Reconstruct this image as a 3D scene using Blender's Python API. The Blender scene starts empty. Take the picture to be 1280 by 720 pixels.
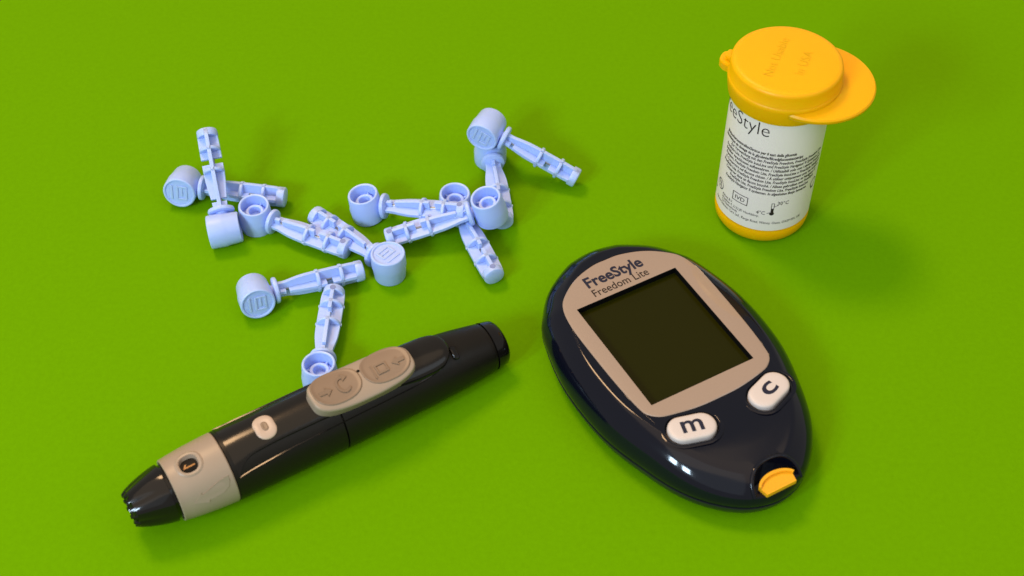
import bpy, bmesh, math, random
from mathutils import Vector, Matrix

random.seed(7)
R = math.radians
S = 0.001                      # everything below is written in millimetres
scene = bpy.context.scene
col = scene.collection

# ------------------------------------------------------------------ camera
PITCH, DIST = R(48.0), 375.0
cd = bpy.data.cameras.new('camera')
cam = bpy.data.objects.new('camera', cd)
col.objects.link(cam)
cam.location = (0, -DIST * math.cos(PITCH) * S, DIST * math.sin(PITCH) * S)
cam.rotation_euler = (R(90) - PITCH, 0, 0)
cd.sensor_width = 36.0
cd.lens = 36.0 * 1780 / 1280
cd.clip_start = 0.01
cd.clip_end = 20
cd.dof.use_dof = True
cd.dof.focus_distance = 0.370
cd.dof.aperture_fstop = 22
scene.camera = cam

# ------------------------------------------------------------------ light
world = bpy.data.worlds.new('World')
scene.world = world
world.use_nodes = True
bg = world.node_tree.nodes['Background']
bg.inputs['Color'].default_value = (1.0, 0.95, 0.89, 1)
bg.inputs['Strength'].default_value = 0.42


def area_light(name, loc, target, size, size_y, power, color):
    ld = bpy.data.lights.new(name, 'AREA')
    ld.shape = 'RECTANGLE'
    ld.size, ld.size_y = size, size_y
    ld.energy, ld.color = power, color
    o = bpy.data.objects.new(name, ld)
    col.objects.link(o)
    o.location = loc
    d = Vector(target) - Vector(loc)
    o.rotation_euler = d.to_track_quat('-Z', 'Y').to_euler()
    return o


# warm ceiling lamp above and behind the table with the ceiling it lights; windows in front and to the right, two bright panes to the left
area_light('ceiling_lamp', (-0.56, 0.66, 1.68), (0, 0, 0), 0.44, 0.44, 19.5, (1.0, 0.62, 0.32))
area_light('ceiling_light', (-0.30, -0.45, 1.90), (-0.30, -0.45, 0), 2.4, 2.4, 14.0, (1.0, 0.72, 0.46))
area_light('window_light', (1.15, -0.55, 1.25), (0, 0, 0), 0.8, 0.8, 2.6, (0.74, 0.87, 1.0))
area_light('window_light', (-0.40, -1.25, 1.05), (0, 0, 0), 1.6, 1.0, 2.0, (0.72, 0.86, 1.0))
area_light('window_pane_light', (-0.655, -0.69, 0.63), (0, 0, 0), 0.10, 0.17, 4.2, (0.62, 0.82, 1.0))
area_light('window_pane_light', (-0.505, -0.81, 0.63), (0, 0, 0), 0.10, 0.17, 4.2, (0.62, 0.82, 1.0))

scene.view_settings.view_transform = 'Standard'
scene.view_settings.look = 'None'
scene.view_settings.exposure = 0.0
scene.view_settings.gamma = 1.0
scene.view_settings.use_curve_mapping = False


# ------------------------------------------------------------------ materials
def mat(name, color, rough=0.4, spec=0.5, coat=0.0, coat_rough=0.03, sss=0.0, sss_radius=(1, 1, 1),
        bump=0.0, bump_scale=900.0, var=0.0, var_scale=200.0, rough_var=0.0, specks=0.0, metal=0.0):
    m = bpy.data.materials.new(name)
    m.use_nodes = True
    nt = m.node_tree
    b = nt.nodes['Principled BSDF']
    b.inputs['Base Color'].default_value = (*color, 1)
    b.inputs['Roughness'].default_value = rough
    b.inputs['Specular IOR Level'].default_value = spec
    b.inputs['Metallic'].default_value = metal
    b.inputs['Coat Weight'].default_value = coat
    b.inputs['Coat Roughness'].default_value = coat_rough
    if sss:
        b.inputs['Subsurface Weight'].default_value = sss
        b.inputs['Subsurface Radius'].default_value = sss_radius
        b.inputs['Subsurface Scale'].default_value = 0.001
    tc = nt.nodes.new('ShaderNodeTexCoord')

    def noise(scale, detail=4.0, rough_=0.6):
        n = nt.nodes.new('ShaderNodeTexNoise')
        n.inputs['Scale'].default_value = scale
        n.inputs['Detail'].default_value = detail
        n.inputs['Roughness'].default_value = rough_
        nt.links.new(tc.outputs['Object'], n.inputs['Vector'])
        return n
    csock = None
    if var:
        n = noise(var_scale)
        mx = nt.nodes.new('ShaderNodeMix')
        mx.data_type = 'RGBA'
        mx.inputs['A'].default_value = (*[c * (1 - var) for c in color], 1)
        mx.inputs['B'].default_value = (*[min(1, c * (1 + var)) for c in color], 1)
        nt.links.new(n.outputs['Fac'], mx.inputs['Factor'])
        csock = mx.outputs['Result']
    if specks:                                  # tiny pale dust grains and nicks
        v = nt.nodes.new('ShaderNodeTexVoronoi')
        v.inputs['Scale'].default_value = 260
        nt.links.new(tc.outputs['Object'], v.inputs['Vector'])
        lt = nt.nodes.new('ShaderNodeMath')
        lt.operation = 'LESS_THAN'
        lt.inputs[1].default_value = 0.06
        nt.links.new(v.outputs['Distance'], lt.inputs[0])
        sp = nt.nodes.new('ShaderNodeSeparateColor')
        nt.links.new(v.outputs['Color'], sp.inputs['Color'])
        g = nt.nodes.new('ShaderNodeMath')
        g.operation = 'LESS_THAN'
        g.inputs[1].default_value = specks
        nt.links.new(sp.outputs['Red'], g.inputs[0])
        mu = nt.nodes.new('ShaderNodeMath')
        mu.operation = 'MULTIPLY'
        nt.links.new(lt.outputs[0], mu.inputs[0])
        nt.links.new(g.outputs[0], mu.inputs[1])
        mx2 = nt.nodes.new('ShaderNodeMix')
        mx2.data_type = 'RGBA'
        nt.links.new(mu.outputs[0], mx2.inputs['Factor'])
        if csock:
            nt.links.new(csock, mx2.inputs['A'])
        else:
            mx2.inputs['A'].default_value = (*color, 1)
        mx2.inputs['B'].default_value = (0.3, 0.28, 0.24, 1)
        csock = mx2.outputs['Result']
    if csock:
        nt.links.new(csock, b.inputs['Base Color'])
    if rough_var:
        n = noise(60, 6)
        mr = nt.nodes.new('ShaderNodeMapRange')
        mr.inputs['To Min'].default_value = max(0.02, rough - rough_var)
        mr.inputs['To Max'].default_value = rough + rough_var
        nt.links.new(n.outputs['Fac'], mr.inputs['Value'])
        nt.links.new(mr.outputs['Result'], b.inputs['Roughness'])
    if bump:
        n = noise(bump_scale, 6, 0.65)
        bp = nt.nodes.new('ShaderNodeBump')
        bp.inputs['Strength'].default_value = bump
        bp.inputs['Distance'].default_value = 0.0002
        nt.links.new(n.outputs['Fac'], bp.inputs['Height'])
        nt.links.new(bp.outputs['Normal'], b.inputs['Normal'])
    return m


M = dict(
    paper=mat('green_paper', (0.122, 0.312, 0.0001), 0.85, 0.02, bump=0.25, bump_scale=1400, var=0.09, var_scale=700),
    lancet=mat('periwinkle_plastic', (0.42, 0.55, 0.97), 0.40, 0.45, sss=0.5, sss_radius=(0.9, 0.9, 0.9), var=0.03, rough_var=0.06),
    steel=mat('needle_steel', (0.28, 0.28, 0.29), 0.45, metal=1.0),
    hole=mat('painted_dimple_shade', (0.20, 0.25, 0.50), 0.6),  # lancet blue darkened to paint the shade inside the end hole
    navy=mat('navy_gloss_plastic', (0.0026, 0.0034, 0.0090), 0.085, 0.34, rough_var=0.045, specks=0.012),
    navy2=mat('navy_base_plastic', (0.006, 0.007, 0.012), 0.30, 0.5, rough_var=0.05),
    panel=mat('champagne_panel', (0.325, 0.235, 0.172), 0.38, 0.4, coat=0.9, coat_rough=0.02, var=0.07, var_scale=2600),
    panel_edge=mat('panel_edge', (0.55, 0.45, 0.40), 0.25, 0.5),
    lcd=mat('lcd_glass', (0.0150, 0.0150, 0.0002), 0.25, 0.06, coat=0.1, coat_rough=0.05),
    well=mat('well_black', (0.003, 0.003, 0.003), 0.5, 0.12),
    button=mat('button_rubber', (0.60, 0.53, 0.49), 0.45, 0.4, bump=0.05, bump_scale=2500),
    ink=mat('navy_ink', (0.014, 0.016, 0.035), 0.55, 0.2),
    ink2=mat('brown_ink', (0.028, 0.019, 0.016), 0.6, 0.2),
    orange=mat('port_orange_plastic', (0.86, 0.40, 0.010), 0.34, 0.5, sss=0.25),
    yellow=mat('vial_yellow_plastic', (0.86, 0.43, 0.0003), 0.40, 0.22, sss=0.5, sss_radius=(2.0, 1.1, 0.1), rough_var=0.05),
    label=mat('label_paper', (0.86, 0.745, 0.70), 0.40, 0.4, var=0.02),
    pen=mat('pen_satin_black', (0.0085, 0.0070, 0.0050), 0.36, 0.22, bump=0.05, bump_scale=3500, rough_var=0.04, specks=0.035),
    pengloss=mat('pen_gloss_black', (0.006, 0.005, 0.0045), 0.12, 0.36, coat=0.0, coat_rough=0.03, specks=0.02),
    beige=mat('beige_plastic', (0.335, 0.255, 0.185), 0.40, 0.42, bump=0.06, bump_scale=3000, var=0.03),
    beige_painted=mat('beige_painted_light', (0.235, 0.16, 0.105), 0.42, 0.42, bump=0.06, bump_scale=3000, var=0.03),  # beige with warm lamplight and dimple shade put into its colour
    tan=mat('lock_button_tan', (0.50, 0.375, 0.285), 0.40, 0.42),
    beige_mark_shade=mat('painted_mark_shade', (0.205, 0.140, 0.092), 0.45, 0.4),  # beige darkened to paint in the shade of the engraved marks
    gold=mat('gold_print', (0.36, 0.14, 0.02), 0.4),
)


# ------------------------------------------------------------------ object helpers
def obj(name, bm, m, parent=None, smooth=True, angle=35, label=None, matrix=None):
    """finish a bmesh written in millimetres as one mesh object in metres"""
    bmesh.ops.recalc_face_normals(bm, faces=bm.faces)
    if matrix is not None:
        bm.transform(matrix)
    for v in bm.verts:
        v.co *= S
    me = bpy.data.meshes.new(name)
    bm.to_mesh(me)
    bm.free()
    for p in me.polygons:
        p.use_smooth = smooth
    if smooth:
        me.set_sharp_from_angle(angle=R(angle))
    me.materials.append(m)
    o = bpy.data.objects.new(name, me)
    col.objects.link(o)
    if parent is not None:
        o.parent = parent
    if label:
        o['label'] = label
    return o


def thing(name, label, cat, loc, rotz=0.0, group=None):
    o = bpy.data.objects.new(name, None)
    col.objects.link(o)
    o.empty_display_size = 0.005
    o.location = Vector(loc) * S
    o.rotation_euler = (0, 0, rotz)
    o['label'] = label
    o['category'] = cat
    if group:
        o['group'] = group
    return o


def loft(bm, loops, cap0=True, cap1=True, closed=True):
    rings = [[bm.verts.new(p) for p in lp] for lp in loops]
    n = len(rings[0])
    for a, b in zip(rings[:-1], rings[1:]):
        for i in range(n if closed else n - 1):
            j = (i + 1) % n
            bm.faces.new((a[i], a[j], b[j], b[i]))
    if cap0:
        bm.faces.new(rings[0])
    if cap1:
        bm.faces.new(rings[-1])
    return rings


def lathe(bm, prof, n=48, axis='z', closed_profile=False):
    """prof: list of (radius, height); radius 0 closes the end"""
    loops = []
    for r, h in prof:
        r = max(r, 1e-4)
        lp = []
        for i in range(n):
            a = 2 * math.pi * i / n
            if axis == 'z':
                lp.append((r * math.cos(a), r * math.sin(a), h))
            else:
                lp.append((h, r * math.cos(a), r * math.sin(a)))
        loops.append(lp)
    if closed_profile:
        loops.append(loops[0])
        rings = [[bm.verts.new(p) for p in lp] for lp in loops[:-1]]
        rings.append(rings[0])
        for a, b in zip(rings[:-1], rings[1:]):
            for i in range(n):
                j = (i + 1) % n
                bm.faces.new((a[i], a[j], b[j], b[i]))
    else:
        loft(bm, loops, True, True)


def prism(bm, poly, z0, z1, fn=None):
    """extrude a 2D polygon; fn maps (x, y, h) to space"""
    f = fn or (lambda x, y, h: (x, y, h))
    a = [bm.verts.new(f(x, y, z0)) for x, y in poly]
    b = [bm.verts.new(f(x, y, z1)) for x, y in poly]
    n = len(poly)
    for i in range(n):
        j = (i + 1) % n
        bm.faces.new((a[i], a[j], b[j], b[i]))
    bm.faces.new(a)
    bm.faces.new(b)


def box(bm, x0, x1, y0, y1, z0, z1, fn=None):
    prism(bm, [(x0, y0), (x1, y0), (x1, y1), (x0, y1)], z0, z1, fn)


def tube(bm, p, q, r, n=12):
    p, q = Vector(p), Vector(q)
    d = (q - p).normalized()
    u = d.orthogonal().normalized()
    w = d.cross(u)
    loops = [[c + (u * math.cos(2 * math.pi * i / n) + w * math.sin(2 * math.pi * i / n)) * r for i in range(n)] for c in (p, q)]
    loft(bm, loops)


def catmull(pts, per=8):
    """closed smooth curve through 2D points"""
    out = []
    n = len(pts)
    for i in range(n):
        p0, p1, p2, p3 = (Vector(pts[(i + k - 1) % n]) for k in range(4))
        for s in range(per):
            t = s / per
            out.append(0.5 * ((2 * p1) + (p2 - p0) * t + (2 * p0 - 5 * p1 + 4 * p2 - p3) * t * t + (3 * p1 - p0 - 3 * p2 + p3) * t ** 3))
    return out


def resample(pts, n):
    L = [0]
    m = len(pts)
    for i in range(m):
        L.append(L[-1] + (Vector(pts[(i + 1) % m]) - Vector(pts[i])).length)
    out, k = [], 0
    for i in range(n):
        d = L[-1] * i / n
        while L[k + 1] < d:
            k += 1
        t = (d - L[k]) / max(1e-9, L[k + 1] - L[k])
        out.append(Vector(pts[k]).lerp(Vector(pts[(k + 1) % m]), t))
    return out


def inset(pts, d):
    n = len(pts)
    out = []
    for i in range(n):
        t = (pts[(i + 1) % n] - pts[i - 1]).normalized()
        out.append(pts[i] + Vector((-t.y, t.x)) * d)      # counter-clockwise outline: left is inwards
    return out


def interp(tab, x):
    if x <= tab[0][0]:
        return tab[0][1]
    for k in range(len(tab) - 1):
        (x0, y0), (x1, y1) = tab[k], tab[k + 1]
        if x <= x1:
            t = (x - x0) / (x1 - x0)
            m0 = (tab[k + 1][1] - tab[k - 1][1]) / (tab[k + 1][0] - tab[k - 1][0]) if k > 0 else (y1 - y0) / (x1 - x0)
            m1 = (tab[k + 2][1] - y0) / (tab[k + 2][0] - x0) if k + 2 < len(tab) else (y1 - y0) / (x1 - x0)
            h = x1 - x0
            return ((2 * t ** 3 - 3 * t * t + 1) * y0 + (t ** 3 - 2 * t * t + t) * h * m0
                    + (-2 * t ** 3 + 3 * t * t) * y1 + (t ** 3 - t * t) * h * m1)
    return tab[-1][1]


def round_rect(L, W, r, n=8):
    pts = []
    for cx, cy, a0 in ((L / 2 - r, W / 2 - r, 0), (-L / 2 + r, W / 2 - r, 90), (-L / 2 + r, -W / 2 + r, 180), (L / 2 - r, -W / 2 + r, 270)):
        for k in range(n + 1):
            a = R(a0 + 90 * k / n)
            pts.append(Vector((cx + r * math.cos(a), cy + r * math.sin(a))))
    return pts


def text_bm(s, width=None, height=None, em=None, thin=0.0, shear=0.0, depth=0.0, align='left', res=3, subdiv=0.0):
    """lettering as a bmesh in mm, baseline on y = 0; height is the capital height"""
    cu = bpy.data.curves.new('lettering', 'FONT')
    cu.body = s
    cu.size = 1.0
    cu.resolution_u = res
    cu.offset = thin
    cu.shear = shear
    cu.extrude = depth
    cu.fill_mode = 'BOTH' if depth else 'FRONT'
    o = bpy.data.objects.new('lettering', cu)
    col.objects.link(o)
    dg = bpy.context.evaluated_depsgraph_get()
    dg.update()
    me = o.evaluated_get(dg).to_mesh()
    bm = bmesh.new()
    bm.from_mesh(me)
    o.evaluated_get(dg).to_mesh_clear()
    bpy.data.objects.remove(o)
    bpy.data.curves.remove(cu)
    bmesh.ops.remove_doubles(bm, verts=bm.verts, dist=1e-5)
    x0 = min(v.co.x for v in bm.verts)
    x1 = max(v.co.x for v in bm.verts)
    sx = width / (x1 - x0) if width else em
    sy = height / 0.727 if height else (em if em else sx)
    w = (x1 - x0) * sx
    off = {'left': 0, 'center': -w / 2, 'right': -w}[align]
    for v in bm.verts:
        v.co.x = (v.co.x - x0) * sx + off
        v.co.y *= sy
    return bm


def boolean_cut(o, cutter_bm):
    bmesh.ops.recalc_face_normals(cutter_bm, faces=cutter_bm.faces)
    for v in cutter_bm.verts:
        v.co *= S
    me = bpy.data.meshes.new('cutter')
    cutter_bm.to_mesh(me)
    cutter_bm.free()
    c = bpy.data.objects.new('cutter', me)
    c.parent = o.parent
    col.objects.link(c)
    md = o.modifiers.new('cut', 'BOOLEAN')
    md.operation = 'DIFFERENCE'
    md.solver = 'EXACT'
    md.object = c
    dg = bpy.context.evaluated_depsgraph_get()
    dg.update()
    new = bpy.data.meshes.new_from_object(o.evaluated_get(dg))
    o.modifiers.clear()
    old = o.data
    o.data = new
    new.name = o.name
    bpy.data.meshes.remove(old)
    bpy.data.objects.remove(c)
    bpy.data.meshes.remove(me)
    for p in new.polygons:
        p.use_smooth = True
    new.set_sharp_from_angle(angle=R(30))


# ------------------------------------------------------------------ the green sheet
bm = bmesh.new()
loft(bm, [[(-900, -700, -1), (900, -700, -1), (900, 1100, -1), (-900, 1100, -1)],
          [(-900, -700, 0), (900, -700, 0), (900, 1100, 0), (-900, 1100, 0)]])
o = obj('tabletop', bm, M['paper'], smooth=False)
o['kind'] = 'structure'


# ------------------------------------------------------------------ glucose meter
def build_meter():
    root = thing('glucose_meter', 'oval glossy navy glucose meter with a blank dark screen and two pale buttons', 'glucose meter',
                 (37.35, -27.75, 0), R(29.2))
    half = [(0, 36.2), (4.3, 35.7), (8.6, 34.4), (15.6, 29.9), (20.2, 24.4), (23.2, 18.8), (26.4, 3.6), (25.9, -13.3),
            (21.9, -27.4), (18.2, -35.9), (13.2, -42.3), (7.0, -46.8), (0, -48.4)]
    pts = [(-x, y) for x, y in half[1:-1]]
    ring = [half[0]] + pts + [half[-1]] + [(x, y) for x, y in reversed(half[1:-1])]     # counter-clockwise from the top
    out = resample(catmull(ring, 12), 160)
    PT = [(x * 1.035, y - 0.2) for x, y in [(4.0, 27.9), (9.6, 26.1), (14.3, 22.9), (17.1, 19.4), (18.4, 13.2), (18.5, 3), (18.2, -8), (17.6, -15.4), (16.9, -18.2), (15.0, -20.1),
          (12.6, -21.0), (6, -22.2)]]
    pring = [(0, 27.9)] + [(-x, y) for x, y in PT] + [(0, -22.6)] + [(x, y) for x, y in reversed(PT)]
    panel = resample(catmull(pring, 10), 160)

    def drop(p):
        t = max(0.0, min(1.0, (-24 - p.y) / 25))
        return 2.2 * t * t * (3 - 2 * t)

    def lp(d, z, k=0.0):
        return [(p.x, p.y, z - k * drop(p)) for p in inset(out, d)]
    bm = bmesh.new()
    loft(bm, [lp(5.0, 0.0), lp(2.6, 0.5), lp(1.0, 1.9), lp(0.25, 3.6), lp(0.0, 4.7), lp(0.12, 4.95), lp(0.4, 5.02), lp(1.1, 5.03)])
    obj('lower_shell', bm, M['navy2'], root)
    bm = bmesh.new()
    loops = [lp(1.1, 5.05), lp(0.75, 5.5), lp(0.22, 5.52), lp(0.0, 5.65), lp(-0.1, 5.9), lp(-0.15, 6.8, .1), lp(0.05, 8.2, .3), lp(0.45, 9.5, .5), lp(1.1, 10.8, .7),
             lp(2.0, 11.9, .85), lp(3.0, 12.85, .95), lp(3.9, 13.5, 1), lp(4.6, 13.98, 1), lp(4.9, 14.16, 1), lp(5.15, 14.28, 1), lp(5.4, 14.35, 1), lp(5.65, 14.385, 1)]
    base, pin = inset(out, 5.65), inset(panel, -0.1)
    for t in (0.12, 0.3, 0.45, 0.6, 0.75, 0.88, 1.0):
        ring_ = [a.lerp(b, t) for a, b in zip(base, pin)]
        loops.append([(p.x, p.y, 14.385 + 0.085 * t - drop(p)) for p in ring_])
    loops.append([(p.x, p.y, 13.6) for p in pin])
    loops.append([(p.x, p.y, 11.9) for p in pin])
    loft(bm, loops)
    body = obj('upper_shell', bm, M['navy'], root)
    # openings: button wells and strip port
    cut = bmesh.new()
    btn = []
    for cx, cy, rot in ((-10.4, -26.7, -15), (11.4, -26.5, 19)):
        mtx = Matrix.Translation((cx, cy, 0)) @ Matrix.Rotation(R(rot), 4, 'Z')
        btn.append(mtx)
        prism(cut, [((mtx @ Vector((p.x, p.y, 0))).x, (mtx @ Vector((p.x, p.y, 0))).y) for p in round_rect(12.7, 8.0, 3.9)], 12.6, 20)
    boolean_cut(body, cut)
    cut = bmesh.new()
    arch = []
    for k in range(25):
        a = math.pi * k / 24
        arch.append((0.4 + 6.3 * math.cos(a), -47.0 + 5.6 * math.sin(a) ** 0.8))
    arch = arch + [(-5.9, -52), (6.7, -52)]
    prism(cut, arch, 8.6, 20)
    boolean_cut(body, cut)
    # face panel as a frame round the screen
    bm = bmesh.new()
    hole = []
    for p in panel:                                   # matching points on the screen opening
        a = math.atan2(p.y / 16.9, p.x / 14.5)
        c, s = math.cos(a), math.sin(a)
        k = 1 / max(abs(c), abs(s))
        hole.append(Vector((c * k * 14.5 - 0.6, s * k * 16.9)))
    for sx, sy in ((1, 1), (-1, 1), (-1, -1), (1, -1)):                 # exact corners
        cpt = Vector((sx * 14.5 - 0.6, sy * 16.9))
        i = min(range(len(hole)), key=lambda q: (hole[q] - cpt).length)
        hole[i] = cpt
    L = lambda P, z: [(p.x, p.y, z) for p in P]
    loft(bm, [L(panel, 14.05), L(panel, 14.48), L(inset(panel, 0.18), 14.62), L(inset(panel, 0.5), 14.66), L(hole, 14.66), L(hole, 14.35)], False, False)
    obj('face_panel', bm, M['panel'], root, angle=25)
    fp = root.children[-1]
    t = text_bm('FreeStyle', width=16.4, height=3.5, thin=0.026)
    obj('lettering', t, M['ink'], fp, smooth=False, matrix=Matrix.Translation((-8.9, 21.45, 14.72)))
    t = text_bm('Freedom Lite', width=16.0, height=2.45, thin=0.004)
    obj('lettering', t, M['ink2'], fp, smooth=False, matrix=Matrix.Translation((-8.9, 18.15, 14.72)))
    bm = bmesh.new()
    q = [(13.85, 16.85), (-15.05, 16.85), (-15.05, -16.85), (13.85, -16.85)]
    loft(bm, [[(x, y, 14.6) for x, y in q], [(x, y, 12.5) for x, y in q]], False, False)
    obj('screen_wall', bm, M['well'], root, smooth=False)
    bm = bmesh.new()
    box(bm, -15.05, 13.85, -16.85, 16.85, 12.45, 12.75)
    obj('screen', bm, M['lcd'], root, smooth=False)
    # buttons
    for mtx, ch, cw in ((btn[0], 'm', 5.2), (btn[1], 'c', 3.9)):
        bm = bmesh.new()
        prof = [(0.0, 12.65), (0.0, 14.4), (0.08, 14.75), (0.28, 15.0), (0.6, 15.13), (1.1, 15.2), (1.8, 15.23), (2.6, 15.25), (3.3, 15.25)]
        loft(bm, [[(p.x, p.y, z) for p in round_rect(11.7 - 2 * d, 7.0 - 2 * d, 3.4 - d)] for d, z in prof])
        b = obj('button', bm, M['button'], root, matrix=mtx, angle=50, label="pale button marked with the letter %s" % ch)
        t = text_bm(ch, width=cw, em=(6.6 if ch == 'm' else 6.4), thin=0.018, res=10)
        yy = [v.co.y for v in t.verts]
        xx = [v.co.x for v in t.verts]
        obj('letter', t, M['ink'], b, smooth=False,
            matrix=mtx @ Matrix.Translation((-(min(xx) + max(xx)) / 2, -(min(yy) + max(yy)) / 2, 15.31)))
        bm = bmesh.new()                              # raised collar round each button well
        o3 = round_rect(12.9, 8.2, 4.0)
        cr = [(0.0, 14.0), (-0.2, 14.42), (-0.5, 14.5), (-1.0, 14.3)]
        zoff = -drop(mtx.translation.xy) * 1.0
        loft(bm, [[(p.x, p.y, z + zoff) for p in inset(o3, d)] for d, z in cr], False, False)
        obj('button_collar', bm, M['navy'], root, matrix=mtx, angle=60)
    # strip port: orange tray under an arched black lip
    bm = bmesh.new()
    tray = [(-3.7, -47.9), (4.3, -47.9), (4.7, -46.0)]
    for k in range(13):
        a = R(25 + 130 * k / 12)
        tray.append((0.3 + 4.9 * math.cos(a), -46.8 + 2.9 * math.sin(a)))
    tray.append((-4.1, -46.0))
    prism(bm, tray, 8.62, 9.7)
    tr = obj('strip_port', bm, M['orange'], root, angle=30)
    path = []                                         # rounded black lip following the mouth of the port
    for k in range(41):
        a = R(-14 + 208 * k / 40)
        x, y = 0.4 + 6.55 * math.cos(a), -47.0 + 5.85 * (math.sin(a) if a < 0 or a > math.pi else math.sin(a) ** 0.8)
        hit, co, nn, fi = body.ray_cast(Vector((x, y, 30)) * S, Vector((0, 0, -1)))
        if hit:
            path.append(co / S)
    bm = bmesh.new()
    loops = []
    for i, p in enumerate(path):
        t = (path[min(i + 1, len(path) - 1)] - path[max(i - 1, 0)]).normalized()
        u = t.cross(Vector((0, 0, 1))).normalized()
        w = u.cross(t)
        loops.append([p + (u * math.cos(2 * math.pi * q / 12) * 0.5 + w * math.sin(2 * math.pi * q / 12) * 0.28) for q in range(12)])
    loft(bm, loops)
    obj('port_surround', bm, M['navy'], root, angle=60)
    bm = bmesh.new()
    outer, inner = [], []
    for k in range(17):
        a = R(20 + 140 * k / 16)
        outer.append((0.3 + 5.2 * math.cos(a), -46.8 + 3.4 * math.sin(a)))
        inner.append((0.3 + 4.7 * math.cos(a), -46.8 + 2.6 * math.sin(a)))
    loft(bm, [[(x, y, 9.3) for x, y in inner + outer[::-1]], [(x, y, 10.5) for x, y in inner + outer[::-1]]])
    obj('port_rim', bm, M['orange'], tr, angle=30)
    bm = bmesh.new()
    box(bm, -3.65, 4.25, -47.95, -47.5, 9.6, 9.95)
    obj('port_lip', bm, M['orange'], tr)


build_meter()


# ------------------------------------------------------------------ lancing pen
def build_pen():
    ang = R(32.0)
    org = Vector((-74.05, -68.75)) + Vector((-math.sin(ang), math.cos(ang))) * 0.7
    root = thing('lancing_pen', 'black lancing pen with beige slider, beige ring and domed nose', 'lancing pen', (org.x, org.y, 0), ang)
    ROLL = R(-5)                                      # the pen lies rolled a little towards the viewer
    RT = [(-4, 7.3), (0, 7.9), (5, 8.35), (10, 8.6), (36, 8.75), (50, 8.55), (60, 8.2), (70, 7.5), (78, 6.55), (85, 5.5)]
    ZT = [(-14, 9.3), (-4, 9.1), (0, 9.0), (10, 8.75), (50, 8.65), (60, 8.2), (70, 7.6), (85, 6.3)]
    rad = lambda x: interp(RT, x)
    zc = lambda x: interp(ZT, x)

    def P(x, th, h=0.0, r=None):
        """th: angle round the pen, 0 = top, positive towards the viewer"""
        r = (rad(x) if r is None else r) + h
        a = th - ROLL
        return (x, -r * math.sin(a), zc(x) + r * math.cos(a))

    N = 96

    def section(x, r=None, f=None):
        return [P(x, 2 * math.pi * i / N, (f(2 * math.pi * i / N) if f else 0), r) for i in range(N)]
    # nose cap with six flutes and a toothed crown
    bm = bmesh.new()
    loops = []
    NP = [(-13.2, 4.1), (-12.2, 4.75), (-10.5, 5.5), (-8.5, 6.15), (-6.5, 6.65), (-4.8, 6.95), (-4.0, 7.0), (-3.9, 6.55), (-3.3, 6.5), (-1.0, 6.6)]
    for x, r in NP:
        w = max(0.0, min(1.0, (-4.3 - x) / 6.0))
        lp_ = []
        for i in range(N):
            th = 2 * math.pi * i / N
            f = abs(math.cos(3 * th + 0.5))
            rr = r * (1 - 0.085 * w * (1 - f) - 0.02 * w)
            xx = x
            if x < -12.8:
                xx = x + (0.55 if (i // 4) % 2 else 0.0)
            lp_.append(P(xx, th, 0, rr))
        loops.append(lp_)
    inner = [[P(-12.9 + k, 2 * math.pi * i / N, 0, 3.3 - 0.5 * k) for i in range(N)] for k in (0, 1.5, 3)]
    loft(bm, inner[::-1] + loops, True, True)
    obj('nose_cap', bm, M['pengloss'], root, angle=28)
    # beige depth ring
    bm = bmesh.new()
    loft(bm, [section(-1.6, 6.7), section(-2.9, 6.9), section(-3.1, 7.3), section(-2.9, 7.55)] + [section(x, rad(x)) for x in (-2.5, -1, 1, 3, 5, 7, 9, 9.7)]
         + [section(9.95, 8.45), section(10.0, 7.9)])
    ring = obj('depth_ring', bm, M['beige'], root)
    # window cut in the ring

    def surf(cx, cth, r0=None):
        def fn(u, v, h):
            x = cx + u
            return P(x, cth - v / rad(cx), h)
        return fn

    cut = bmesh.new()
    o2 = round_rect(4.6, 4.6, 2.0)
    f = surf(2.2, R(2))
    loft(cut, [[f(p.x, p.y, -1.6) for p in inset(o2, 0.5)], [f(p.x, p.y, 1.0) for p in inset(o2, -0.1)]])
    boolean_cut(ring, cut)

    def pad(name, outline, heights, fn, m, parent, label=None, angle=45):
        """smooth raised pad: heights = (inset or negative scale, height)"""
        bm_ = bmesh.new()
        loops_ = []
        n_ = len(outline)
        c = sum(outline, Vector((0, 0))) / n_
        for d, h in heights:
            pp = inset(outline, d) if d < 50 else [c + (p - c) * (d - 100) for p in outline]
            loops_.append([fn(p.x, p.y, h) for p in pp])
        loft(bm_, loops_)
        return obj(name, bm_, m, parent, angle=angle, label=label)
    pad('window_pane', round_rect(4.3, 4.3, 1.9), [(0, -2.2), (0, -0.95), (100.7, -0.95), (100.4, -0.95), (100.1, -0.95)], f, M['well'], ring)
    bm = bmesh.new()                                  # bezel round the window
    cr = [(0.05, -0.6), (0.0, 0.10), (-0.45, 0.22), (-0.85, 0.06), (-0.9, -0.3)]
    loft(bm, [[f(p.x, p.y, h) for p in inset(o2, d)] for d, h in cr], False, False)
    obj('window_bezel', bm, M['beige'], ring)
    bm = bmesh.new()                                  # gold digit on the dial seen through the window
    prism(bm, [(-1.6, -0.55), (1.3, -0.55), (1.3, -0.15), (-0.9, -0.15), (-0.5, 0.55), (-0.8, 0.65)], -0.93, -0.88, f)
    obj('dial_digit', bm, M['gold'], ring, smooth=False)
    # curved arrow moulded in the side of the ring
    fa = surf(4.2, R(62))
    bm = bmesh.new()
    up = [(-4.3, -0.9), (-2.3, 1.2), (-2.2, 0.55), (-0.4, 1.15), (1.6, 1.9), (3.4, 2.3), (4.6, 2.4)]
    dn = [(4.5, 1.1), (3.8, -0.2), (2.4, -1.0), (0.5, -1.35), (-1.0, -1.45), (-1.2, -2.1)]
    prism(bm, up + dn, -0.2, 0.13, fa)
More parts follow.
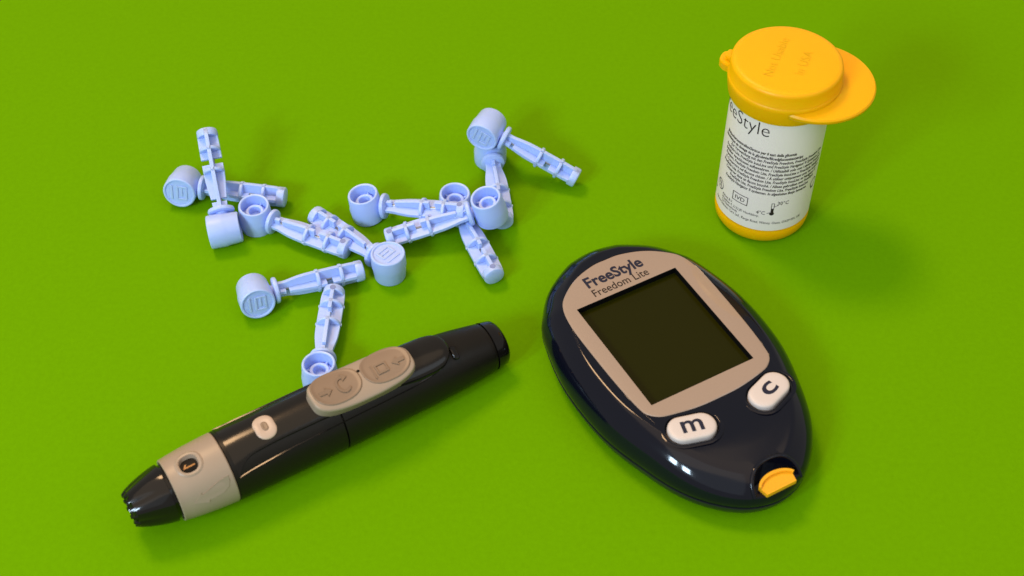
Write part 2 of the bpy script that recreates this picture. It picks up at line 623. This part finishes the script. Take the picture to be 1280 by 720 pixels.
    obj('arrow_mark', bm, M['beige'], ring, angle=20)
    # satin barrel and rear sleeve with the seam between them
    bm = bmesh.new()
    xs = [10.15 + (37.5 - 10.15) * i / 30 for i in range(31)]
    loft(bm, [section(10.1, 7.8), section(10.1, 8.35)] + [section(x) for x in xs] + [section(37.6, rad(37.6) - 0.15), section(37.6, rad(37.6) - 0.8)])
    obj('barrel', bm, M['pen'], root)
    bm = bmesh.new()
    xs = [37.95 + (80.0 - 37.95) * i / 36 for i in range(37)]
    loft(bm, [section(37.8, rad(37.8) - 0.8), section(37.85, rad(37.8) - 0.15)] + [section(x) for x in xs] + [section(80.2, rad(80.2) - 0.12)])
    obj('sleeve', bm, M['pen'], root)
    bm = bmesh.new()
    loft(bm, [section(80.0, rad(80) - 0.4), section(80.35, rad(80.4) - 0.4), section(80.45, rad(80.4) + 0.12), section(82.0, rad(82) + 0.12), section(83.3, rad(83.3) + 0.08), section(83.8, 5.4), section(84.1, 5.05), section(84.2, 4.5)])
    obj('end_cap', bm, M['pengloss'], root)
    # glossy top housing: pointed on the side near the ring, rounded over the sleeve
    TH = [(11.0, 57), (13, 55), (16, 53), (24, 50), (40, 48), (52, 47), (58, 45), (63, 40), (66, 33), (67.8, 22), (68.6, 10), (69, 4)]
    WD = [(11.0, 1), (12.5, 12), (15, 20), (20, 21), (30, 19), (40, 17), (52, 14), (60, 8), (65, 3), (69, 1)]
    HT = [(11, 0.04), (14, 0.22), (20, 0.4), (30, 0.5), (50, 0.75), (60, 1.2), (65, 1.5), (67.5, 1.55), (68.5, 1.2), (69, 0.5)]
    bm = bmesh.new()
    rows, strips = [], []
    xs = [11 + i * 0.75 for i in range(72)] + [64.6 + 0.25 * i for i in range(18)]
    for x in xs:
        th = R(interp(TH, x))
        wd = R(max(1.0, interp(WD, x)))
        h = interp(HT, x)
        row = [P(x, -th - 0.02, -0.4)]
        M_ = 48
        t1 = th - wd
        for i in range(M_ + 1):
            t = -t1 + 2 * t1 * i / M_
            e = 1 - (abs(t) / max(t1, 1e-3)) ** 8
            row.append(P(x, t, h * (0.75 + 0.25 * e)))
        row.append(P(x, th + 0.02, -0.4))
        row[0] = P(x, -t1 - 0.03, -0.4)
        row[-1] = P(x, t1 + 0.03, -0.4)
        rows.append(row)
        for sgn in (1, -1):
            st = []
            for k in range(9):
                u = k / 8
                t = t1 + (th - t1) * u
                hh = h * 0.75 * (1 - u) + 0.25 * u - 1.0 * math.sin(math.pi * u) ** 0.6 * min(1, wd / R(18))
                st.append(P(x, sgn * t, hh))
            st.append(P(x, sgn * (th + 0.03), -0.3))
            strips.append((sgn, st))
    loft(bm, rows, False, False, closed=False)
    obj('top_housing', bm, M['pen2'], root, angle=40)
    for sgn in (1, -1):
        b2 = bmesh.new()
        loft(b2, [s for g, s in strips if g == sgn], False, False, closed=False)
        obj('side_groove', b2, M['pengloss'], root, angle=40)
    # small lock button
    f = surf(20.8, R(3))
    pad('lock_button', round_rect(5.0, 6.2, 2.3), [(0, -0.3), (0, 0.35), (0.12, 0.52), (0.4, 0.62), (0.9, 0.66), (100.5, 0.63), (100.38, 0.56), (100.28, 0.52), (100.2, 0.53), (100.1, 0.56), (100.03, 0.57)], f, M['tan'], root)
    pad('button_dimple_shade', round_rect(1.5, 2.3, 0.74), [(0, 0.3), (0, 0.60), (0.12, 0.68), (100.6, 0.66), (100.3, 0.60), (100.05, 0.58)], f, M['beige_painted'], root)  # added pip, its darker colour painting the shade of the dimple
    bm = bmesh.new()
    loft(bm, [[f(p.x, p.y, h) for p in inset(round_rect(5.0, 6.2, 2.3), d)] for d, h in ((-0.18, 0.1), (-0.28, 0.3), (-0.55, 0.36), (-1.0, 0.05))], False, False)
    obj('button_collar', bm, M['pen'], root)
    # slider
    f = surf(45.6, R(4))
    L, W = 26.4, 9.4
    pts = []
    for k in range(120):
        a = 2 * math.pi * k / 120
        c, s = math.cos(a), math.sin(a)
        x = 13.2 * math.copysign(abs(c) ** 0.72, c)
        y = 4.7 * math.copysign(abs(s) ** 0.55, s)
        pts.append(Vector((x, y)))
    pts = resample(pts, 120)

    def fs(u, v, h):
        bulge = 0.8 * (u / 13.2) ** 2                # saddle: low in the middle
        x, y, z = f(u, v, 0)
        n = Vector(f(u, v, 1)) - Vector((x, y, z))
        t = 0.55                                      # top flatter than the barrel
        ztop = Vector(f(u, 0, 0)).z
        if h > 0.6:
            z += (ztop - z) * t * 0.55
        return (x + n.x * h, y + n.y * h, z + n.z * (h + (bulge if h > 0.6 else 0)))
    sl = pad('slider', pts, [(-0.35, -0.6), (-0.3, 0.3), (0.0, 1.2), (0.1, 1.85), (0.3, 2.15), (0.6, 2.25), (100.75, 2.3), (100.55, 2.3), (100.35, 2.3), (100.15, 2.3), (100.03, 2.3)], fs, M['beige'], root)

    def lobe(cx, cy, lx, ly, e):
        q = []
        for k in range(64):
            a = 2 * math.pi * k / 64
            c, s = math.cos(a), math.sin(a)
            q.append(Vector((cx + lx * math.copysign(abs(c) ** e, c), cy + ly * math.copysign(abs(s) ** e, s))))
        return q
    for cx, flip in ((-6.3, 1), (6.5, -1)):
        lb = pad('thumb_pad', lobe(cx, 0.55, 6.1, 3.7, 0.85), [(0, 2.1), (0.0, 2.38), (0.12, 2.52), (0.3, 2.54), (0.55, 2.40), (100.8, 2.38), (100.6, 2.36), (100.4, 2.36), (100.2, 2.36), (100.05, 2.36)], fs, M['beige_painted'], sl)  # browner colour stands in for the warm light on the pads
        bm = bmesh.new()
        ax = cx - 3.0 * flip
        ar = [(-1.6, -0.4), (0.2, -0.4), (0.2, -1.0), (1.6, 0), (0.2, 1.0), (0.2, 0.4), (-1.6, 0.4)]
        prism(bm, [(ax + x * flip, y * flip) for x, y in ar], 2.3, 2.62, fs)
        obj('arrow_mark', bm, M['beige_mark_shade'], lb, angle=20)
        bm = bmesh.new()
        if flip == 1:
            ci, co = [], []
            for k in range(19):
                a = R(70 + 250 * k / 18)
                ci.append((cx + 1.6 + 1.25 * math.cos(a), 0.2 + 1.25 * math.sin(a)))
                co.append((cx + 1.6 + 1.8 * math.cos(a), 0.2 + 1.8 * math.sin(a)))
            loft(bm, [[fs(x, y, h) for x, y in ci + co[::-1]] for h in (2.3, 2.62)])
            prism(bm, [(cx + 1.9, 0.8), (cx + 3.3, 1.5), (cx + 2.0, 2.6)], 2.3, 2.62, fs)
            obj('turn_mark', bm, M['beige_mark_shade'], lb, angle=20)
        else:
            x0 = cx - 1.3
            for a0, a1, b0, b1 in ((-1.4, 1.4, 0.75, 1.1), (-1.4, 1.4, -1.1, -0.75), (1.05, 1.4, -0.75, 0.75), (-1.4, -1.05, -0.75, 0.75)):
                box(bm, x0 + a0, x0 + a1, b0, b1, 2.3, 2.62, fs)
            box(bm, x0 - 2.4, x0 - 2.05, -1.6, 1.3, 2.3, 2.62, fs)
            obj('eject_mark', bm, M['beige_mark_shade'], lb, angle=20)
    bm = bmesh.new()
    lathe(bm, [(0.0, 0), (0.4, 0), (0.4, 0.06), (0.0, 0.06)], 16)
    c0 = Vector(fs(0.1, 1.6, 2.3))
    obj('pin_hole_shade', bm, M['well'], sl, matrix=Matrix.Translation(c0))  # flat black disc painting the dark inside of a pin hole
    # clip bridge where the housing meets the sleeve
    fb = surf(69.4, R(20))
    pad('bridge', round_rect(1.6, 3.4, 0.7), [(0, -0.4), (0, 0.5), (0.2, 0.75), (100.4, 0.75)], fb, M['pengloss'], root)


M['pen2'] = mat('pen_housing_black', (0.0085, 0.0068, 0.0050), 0.17, 0.34, rough_var=0.03, specks=0.02)
build_pen()


# ------------------------------------------------------------------ test strip vial
def build_vial():
    root = thing('test_strip_vial', 'yellow test strip vial with flip cap and printed white label', 'vial', (68.6, 28.4, 0))
    FACE = R(-103.9)                                  # the side turned to the viewer
    RV = 12.75
    bm = bmesh.new()
    lathe(bm, [(0, 0.4), (9.6, 0.4), (10.2, 0.0), (11.0, 0.1), (11.9, 0.7), (12.55, 1.8), (12.8, 3.2), (12.8, 4.6), (12.5, 5.2), (12.5, 45.5), (0, 45.5)], 96)
    obj('container', bm, M['yellow'], root)
    bm = bmesh.new()
    lathe(bm, [(12.55, 5.5), (RV, 5.5), (RV, 44.6), (12.55, 44.6)], 128, closed_profile=True)
    lab = obj('label', bm, M['label'], root)

    def wrap(bm_, phi0, z0, h=0.06, sub=0.9):
        """bend flat lettering round the vial; phi0 = angle (deg, right of the viewer's line) of x = 0"""
        long = [e for e in bm_.edges if e.calc_length() > sub]
        if long:
            bmesh.ops.subdivide_edges(bm_, edges=long, cuts=2)
        for v in bm_.verts:
            a = FACE + R(phi0) + v.co.x / RV
            r = RV + h
            v.co = (r * math.cos(a), r * math.sin(a), z0 + v.co.y)
        return bm_

    def line(s, phi, z, em=1.0, width=None, height=None, thin=0.0, shear=0.0, align='right', m='ink2', res=2):
        bm_ = text_bm(s, width=width, em=em, height=height, thin=thin, shear=shear, align=align, res=res)
        bmesh.ops.triangulate(bm_, faces=bm_.faces)
        obj('lettering', wrap(bm_, phi, z), M[m], lab, smooth=False)
    line('FreeStyle', -5, 38.3, width=19.6, height=4.3, thin=-0.012, m='ink2', res=4)
    rows = [
        ('Blutzuckerteststreifen/Strisce per il test della glicemia', 31, 35.0, 0.06),
        ('Bandelettes de dosage de la glycémie/Bloedglucoseteststrips', 40, 33.5, 0.06),
        ('Zur Verwendung mit den FreeStyle Freedom, FreeStyle Freedom Lite,', 74, 31.9, 0),
        ('FreeStyle Lite, FreeStyle InsuLinx und FreeStyle Navigator II Systemen. Im', 72, 30.4, 0),
        ('Behälter verschlossen aufbewahren. / Utilizzabili solo con i sistemi FreeStyle', 76, 28.9, 0),
        ('Freedom, FreeStyle Freedom Lite, FreeStyle InsuLinx e FreeStyle Navigator', 76, 27.4, 0),
        ('II. Conservare nel flacone chiuso. / À utiliser uniquement avec les lecteurs', 74, 25.9, 0),
        ('FreeStyle Lite, FreeStyle Freedom Lite, FreeStyle InsuLinx et Navigator II.', 70, 24.4, 0),
        ('Conserver dans un flacon bouché. / Alleen gebruiken met FreeStyle', 66, 22.9, 0),
        ('FreeStyle Lite, FreeStyle Freedom Lite, FreeStyle InsuLinx', 58, 21.4, 0),
        ('FreeStyle Navigator II systemen. In afgesloten flesje bewaren.', 56, 19.9, 0),
    ]
    for k, (s, ph, z, b) in enumerate(rows):
        line(s, ph, 32.4 - 1.37 * k, em=1.0 if not b else 0.98, height=0.98, thin=0.024 if b else 0.018, shear=0.12)
    line('Abbott Diabetes Care Ltd., Range Road, Witney, Oxon, OX29 0YL, UK', 55, 8.1, em=0.95, height=0.9, shear=0.12)
    line('Abbott B.V.', -56, 11.5, em=0.92, height=0.85, align='left', shear=0.12)
    line('Wegalaan 9, 2132 JD Hoofddorp,', -56, 10.4, em=0.92, height=0.85, align='left', shear=0.12)
    line('The Netherlands.', -56, 9.3, em=0.92, height=0.85, align='left', shear=0.12)
    line('IVD', -27, 13.9, width=2.9, height=1.45, align='center', m='ink2')
    line('4°C', 6, 11.5, width=2.3, height=1.3, align='right', m='ink2')
    line('30°C', 19, 15.1, width=3.1, height=1.3, align='left', m='ink2')
    line('2', -64, 12.9, width=0.9, height=1.6, align='center', m='ink')

    def print_shapes(shapes, phi, z, m='ink'):
        bm_ = bmesh.new()
        for poly in shapes:
            bm_.faces.new([bm_.verts.new((x, y, 0)) for x, y in poly])
        bmesh.ops.triangulate(bm_, faces=bm_.faces)
        obj('printed_symbol', wrap(bm_, phi, z, 0.07), M[m], lab, smooth=False)

    def bar(x0, x1, y0, y1):
        return [(x0, y0), (x1, y0), (x1, y1), (x0, y1)]

    def ring(cx, cy, r, w, n=28):
        out = []
        for k in range(n):
            a, b = 2 * math.pi * k / n, 2 * math.pi * (k + 1) / n
            out.append([(cx + r * math.cos(a), cy + r * math.sin(a)), (cx + (r + w) * math.cos(a), cy + (r + w) * math.sin(a)),
                        (cx + (r + w) * math.cos(b), cy + (r + w) * math.sin(b)), (cx + r * math.cos(b), cy + r * math.sin(b))])
        return out
    print_shapes([bar(-2.4, 2.4, -1.5, -1.3), bar(-2.4, 2.4, 1.3, 1.5), bar(-2.4, -2.2, -1.3, 1.3), bar(2.2, 2.4, -1.3, 1.3)], -27, 14.6, 'ink2')
    disc = [(0.62 * math.cos(2 * math.pi * k / 20), 0.62 * math.sin(2 * math.pi * k / 20) + 0.5) for k in range(20)]
    print_shapes([disc, bar(-0.36, 0.36, 0.85, 2.4), bar(-0.42, -0.28, 2.4, 4.1), bar(0.28, 0.42, 2.4, 4.1), bar(-0.42, 0.42, 4.1, 4.27),
                  [(-1.3, 0.45), (-0.5, 0.8), (-0.5, 1.0), (-1.3, 0.62)], [(0.42, 2.9), (1.4, 3.5), (1.4, 3.68), (0.42, 3.08)]], 14, 11.5, 'ink2')
    print_shapes(ring(0, 0, 1.5, 0.2) + [[(-1.2, 1.0), (-1.0, 1.2), (1.2, -1.0), (1.0, -1.2)]], -64, 13.6)
    print_shapes(ring(0, 0, 1.2, 0.2), -82, 10.6)
    print_shapes(ring(0, 0, 1.3, 0.22) + [bar(-0.9, 0.2, -1.8, -1.3)], 72, 18.0)
    # cap: crown, skirt, visor and hinge in one moulding
    bm = bmesh.new()
    lathe(bm, [(12.85, 43.3), (13.6, 43.3), (13.85, 44.1), (14.35, 47.6), (14.4, 48.6), (14.2, 48.9), (14.05, 49.1), (14.05, 52.3), (13.85, 53.0), (13.3, 53.45), (12.4, 53.6), (0, 53.6)], 96)
    cap = obj('cap', bm, M['yellow'], root, angle=50)
    bm = bmesh.new()
    c = Vector((7.4, -1.2))
    vis = [Vector((c.x + 15.4 * math.cos(2 * math.pi * k / 96), c.y + 15.4 * math.sin(2 * math.pi * k / 96))) for k in range(96)]
    loft(bm, [[(p.x, p.y, z) for p in inset(vis, d)] for d, z in ((1.2, 46.1), (0.35, 46.2), (0.0, 46.7), (0.0, 47.3), (0.35, 47.75), (1.2, 47.9), (5, 48.0))])
    obj('visor', bm, M['yellow'], cap)
    hb = Matrix.Rotation(R(154), 4, 'Z')
    bm = bmesh.new()
    prism(bm, [(13.2, -3.4), (15.4, -3.0), (16.9, -1.6), (17.1, 0), (16.9, 1.6), (15.4, 3.0), (13.2, 3.4)], 46.6, 49.0)
    prism(bm, [(13.4, -2.0), (15.6, -1.4), (15.6, 1.4), (13.4, 2.0)], 49.0, 50.4)
    bmesh.ops.bevel(bm, geom=bm.edges[:], offset=0.2, segments=2, affect='EDGES')
    obj('hinge', bm, M['yellow'], cap, matrix=hb)
    for s, dx, dy in (('Not Usable', -1.6, 0.4), ('in USA', 4.9, -1.9)):
        t = text_bm(s, em=3.5, depth=0.02, align='center', thin=-0.01)
        for v in t.verts:
            v.co.z = v.co.z * 1.3
        a = R(67)
        obj('embossed_lettering', t, M['yellow'], cap, smooth=False,
            matrix=Matrix.Translation((dx, dy, 53.6)) @ Matrix.Rotation(a, 4, 'Z'))


build_vial()


# ------------------------------------------------------------------ lancets
def lancet_proto():
    root = thing('lancet', '', 'lancet', (0, 0, 0))
    # cap: closed face with a moulded mark at -z, open cup with an inner socket at +z
    bm = bmesh.new()
    lathe(bm, [(0, -3.85), (3.75, -3.85), (3.85, -4.05), (4.0, -4.25), (4.3, -4.25), (4.5, -4.05), (4.55, -3.7), (4.6, -0.2), (4.5, 0.25), (4.42, 0.6), (4.15, 3.9),
               (4.05, 4.15), (3.85, 4.25), (3.6, 4.2), (3.45, 4.0), (3.3, 0.6), (2.45, 0.6), (2.4, 1.7), (2.25, 1.85), (1.75, 1.85), (1.6, 1.7), (1.5, -0.2), (0, -0.2)], 48)
    for k in range(3):                                # little webs between socket and wall
        a = R(90 + 120 * k)
        rot = Matrix.Rotation(a, 3, 'Z')
        box(bm, 2.2, 3.4, -0.18, 0.18, 0.5, 1.6, lambda x, y, z, rot=rot: rot @ Vector((x, y, z)))
    cap = obj('cap', bm, M['lancet'], root, angle=32)
    bm = bmesh.new()
    for x0, x1, y0, y1 in ((-2.3, -1.75, -1.9, 1.9), (-0.9, -0.4, -1.9, 1.9), (-0.4, 1.8, 1.4, 1.9), (-0.4, 1.8, -1.9, -1.4), (1.3, 1.8, -1.4, 1.4), (0.25, 0.65, -1.4, 0.8)):
        box(bm, x0, x1, y0, y1, -4.12, -3.8)
    bmesh.ops.bevel(bm, geom=bm.edges[:], offset=0.08, segments=1, affect='EDGES')
    for v in bm.verts:
        v.co.x = v.co.x * 1.15 + 0.2
        v.co.y *= 1.15
    obj('emblem', bm, M['lancet'], cap)
    # collar between cap and handle
    bm = bmesh.new()
    lathe(bm, [(0, 3.6), (1.5, 3.6), (1.5, 4.7), (2.9, 4.75), (3.35, 5.0), (3.45, 5.4), (3.3, 5.9), (2.6, 6.2), (0, 6.2)], 8 * 4, axis='x')
    for v in bm.verts:
        v.co.z *= 1.05
    obj('collar', bm, M['lancet'], root, angle=40)
    # handle: cross-shaped bar with disc ribs and a solid end
    bm = bmesh.new()
    YT = [(6.0, 2.3), (8, 2.35), (10, 2.75), (12.5, 3.15), (16, 3.3), (24, 3.3), (26.6, 3.2), (28.5, 2.9)]
    xs = [6.0 + 0.75 * i for i in range(31)]
    up = [(x, interp(YT, x)) for x in xs]
    poly = up + [(x, -y) for x, y in reversed(up)]
    prism(bm, poly, -0.55, 0.55)

    def web(x0, x1, f):
        n = 8
        pts_ = [(x0 + (x1 - x0) * i / n) for i in range(n + 1)]
        top = [(x, f(x)) for x in pts_]
        prism(bm, top + [(x, -y) for x, y in reversed(top)], -0.52, 0.52, lambda x, z, h: (x, h, z))
    HZ = [(6.0, 2.0), (9, 2.3), (13, 2.8), (16, 3.0), (25, 3.0), (28.4, 2.8)]
    hz = lambda x: interp(HZ, x)
    web(6.0, 7.9, hz)
    web(8.8, 18.7, hz)
    web(20.3, 28.4, hz)
    for xr in (16.6, 22.8):
        loops = []
        for k, dx in ((0.93, -0.48), (1.0, -0.3), (1.0, 0.3), (0.93, 0.48)):
            loops.append([(xr + dx, 3.35 * k * math.cos(2 * math.pi * q / 40), 3.1 * k * math.sin(2 * math.pi * q / 40)) for q in range(40)])
        loft(bm, loops)
        for sg in (1, -1):
            box(bm, xr - 0.35, xr + 0.35, sg * 3.35 - 0.25, sg * 3.35 + 0.25, -0.35, 0.35)
    lathe(bm, [(0, 26.6), (2.9, 26.6), (3.02, 26.8), (3.0, 28.3), (2.9, 28.6), (2.6, 28.78), (0, 28.82)], 40, axis='x')
    for v in bm.verts:
        v.co.y *= 0.93
        v.co.z *= 0.93
    h = obj('handle', bm, M['lancet'], root, angle=32)
    bv = h.modifiers.new('soft_edges', 'BEVEL')
    bv.width = 0.16 * S
    bv.segments = 2
    bv.limit_method = 'ANGLE'
    bv.angle_limit = R(40)
    bv.harden_normals = False
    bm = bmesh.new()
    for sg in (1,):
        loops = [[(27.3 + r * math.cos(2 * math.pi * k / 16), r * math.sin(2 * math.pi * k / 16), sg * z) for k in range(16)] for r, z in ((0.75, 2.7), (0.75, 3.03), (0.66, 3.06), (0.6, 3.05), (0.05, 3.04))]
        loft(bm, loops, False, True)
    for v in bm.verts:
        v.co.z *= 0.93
    obj('end_dimple_shade', bm, M['hole'], root)  # raised disc, its dark colour standing in for the hole's shade
    bm = bmesh.new()
    tube(bm, (5.5, 0, 0.42), (21.5, 0, 0.42), 0.36, 10)
    tube(bm, (5.5, 0, -0.42), (21.5, 0, -0.42), 0.36, 10)
    obj('needle', bm, M['steel'], root)
    return root


def copy_tree(o, parent=None):
    c = o.copy()
    col.objects.link(c)
    if parent is not None:
        c.parent = parent
    for ch in o.children:
        copy_tree(ch, c)
    return c


# cap centre, handle end, direction of the cap's open side (mm)
LANCETS = [
    ('lancet propped steeply across another lancet at far left, handle end in the air', (-77.3, 17.1, 4.5), (-83.6, 41.7, 18.2), (1, .12, 0)),
    ('lancet lying under the propped-up one, cap at the far left edge of the pile', (-91.0, 34.2, 4.5), (-61.5, 30.5, 3.3), (.1, 1, -.22)),
    ('lancet with open cap upward touching the capped end of the propped-up lancet', (-69.7, 22.8, 4.2), (-43.5, 10.7, 3.4), (0, -.05, 1)),
    ('lancet standing on its open end, square emblem facing up, in the middle of the pile', (-32.4, 4.6, 4.2), (-55.0, 24.8, 3.4), (0, 0, -1)),
    ('lancet lying with its emblem towards the viewer, handle end against another lancet above the pen', (-66.3, -6.5, 4.5), (-39.2, 3.2, 3.5), (-.3, 1, -.2)),
    ('lancet nearest the black pen, open cap touching the slider', (-47.2, -32.4, 4.2), (-46.2, -4.5, 3.2), (0, 0, 1)),
    ('lancet lying on top of the crossing pair, its open cap to the left', (-40.0, 26.7, 4.4), (-12.6, 20.2, 8.2), (-.14, 0, 1)),
    ('lancet crossing beneath the topmost one, open cap on the right and handle end down left', (-6.2, 20.3, 9.8), (-33.2, 14.9, 3.4), (-.2, -.1, 1)),
    ('lancet at the bottom of the crossing, its handle pointing to the meter', (-15.6, 27.3, 4.2), (-4.2, 0.0, 3.4), (0, 0, 1)),
    ('lancet with emblem facing front, cap resting on another cap at top right of pile', (-6.9, 48.2, 13.0), (18.6, 37.8, 3.4), (.45, 1, 0)),
    ('lancet whose cap is buried beneath the top right cap, handle towards the viewer', (-6.2, 49.2, 4.2), (-2.4, 21.5, 3.4), (0, 0, 1)),
]
proto = lancet_proto()
for i, (lab, C, T, A) in enumerate(LANCETS):
    o = proto if i == 0 else copy_tree(proto)
    C, T, A = Vector(C), Vector(T), Vector(A)
    x = (T - C).normalized()
    z = (A - x * A.dot(x)).normalized()
    y = z.cross(x)
    m = Matrix((x, y, z)).transposed()
    o.rotation_euler = m.to_euler()
    o.location = C * S
    o['label'] = lab
    o['group'] = 'light blue lancets scattered on the green sheet'
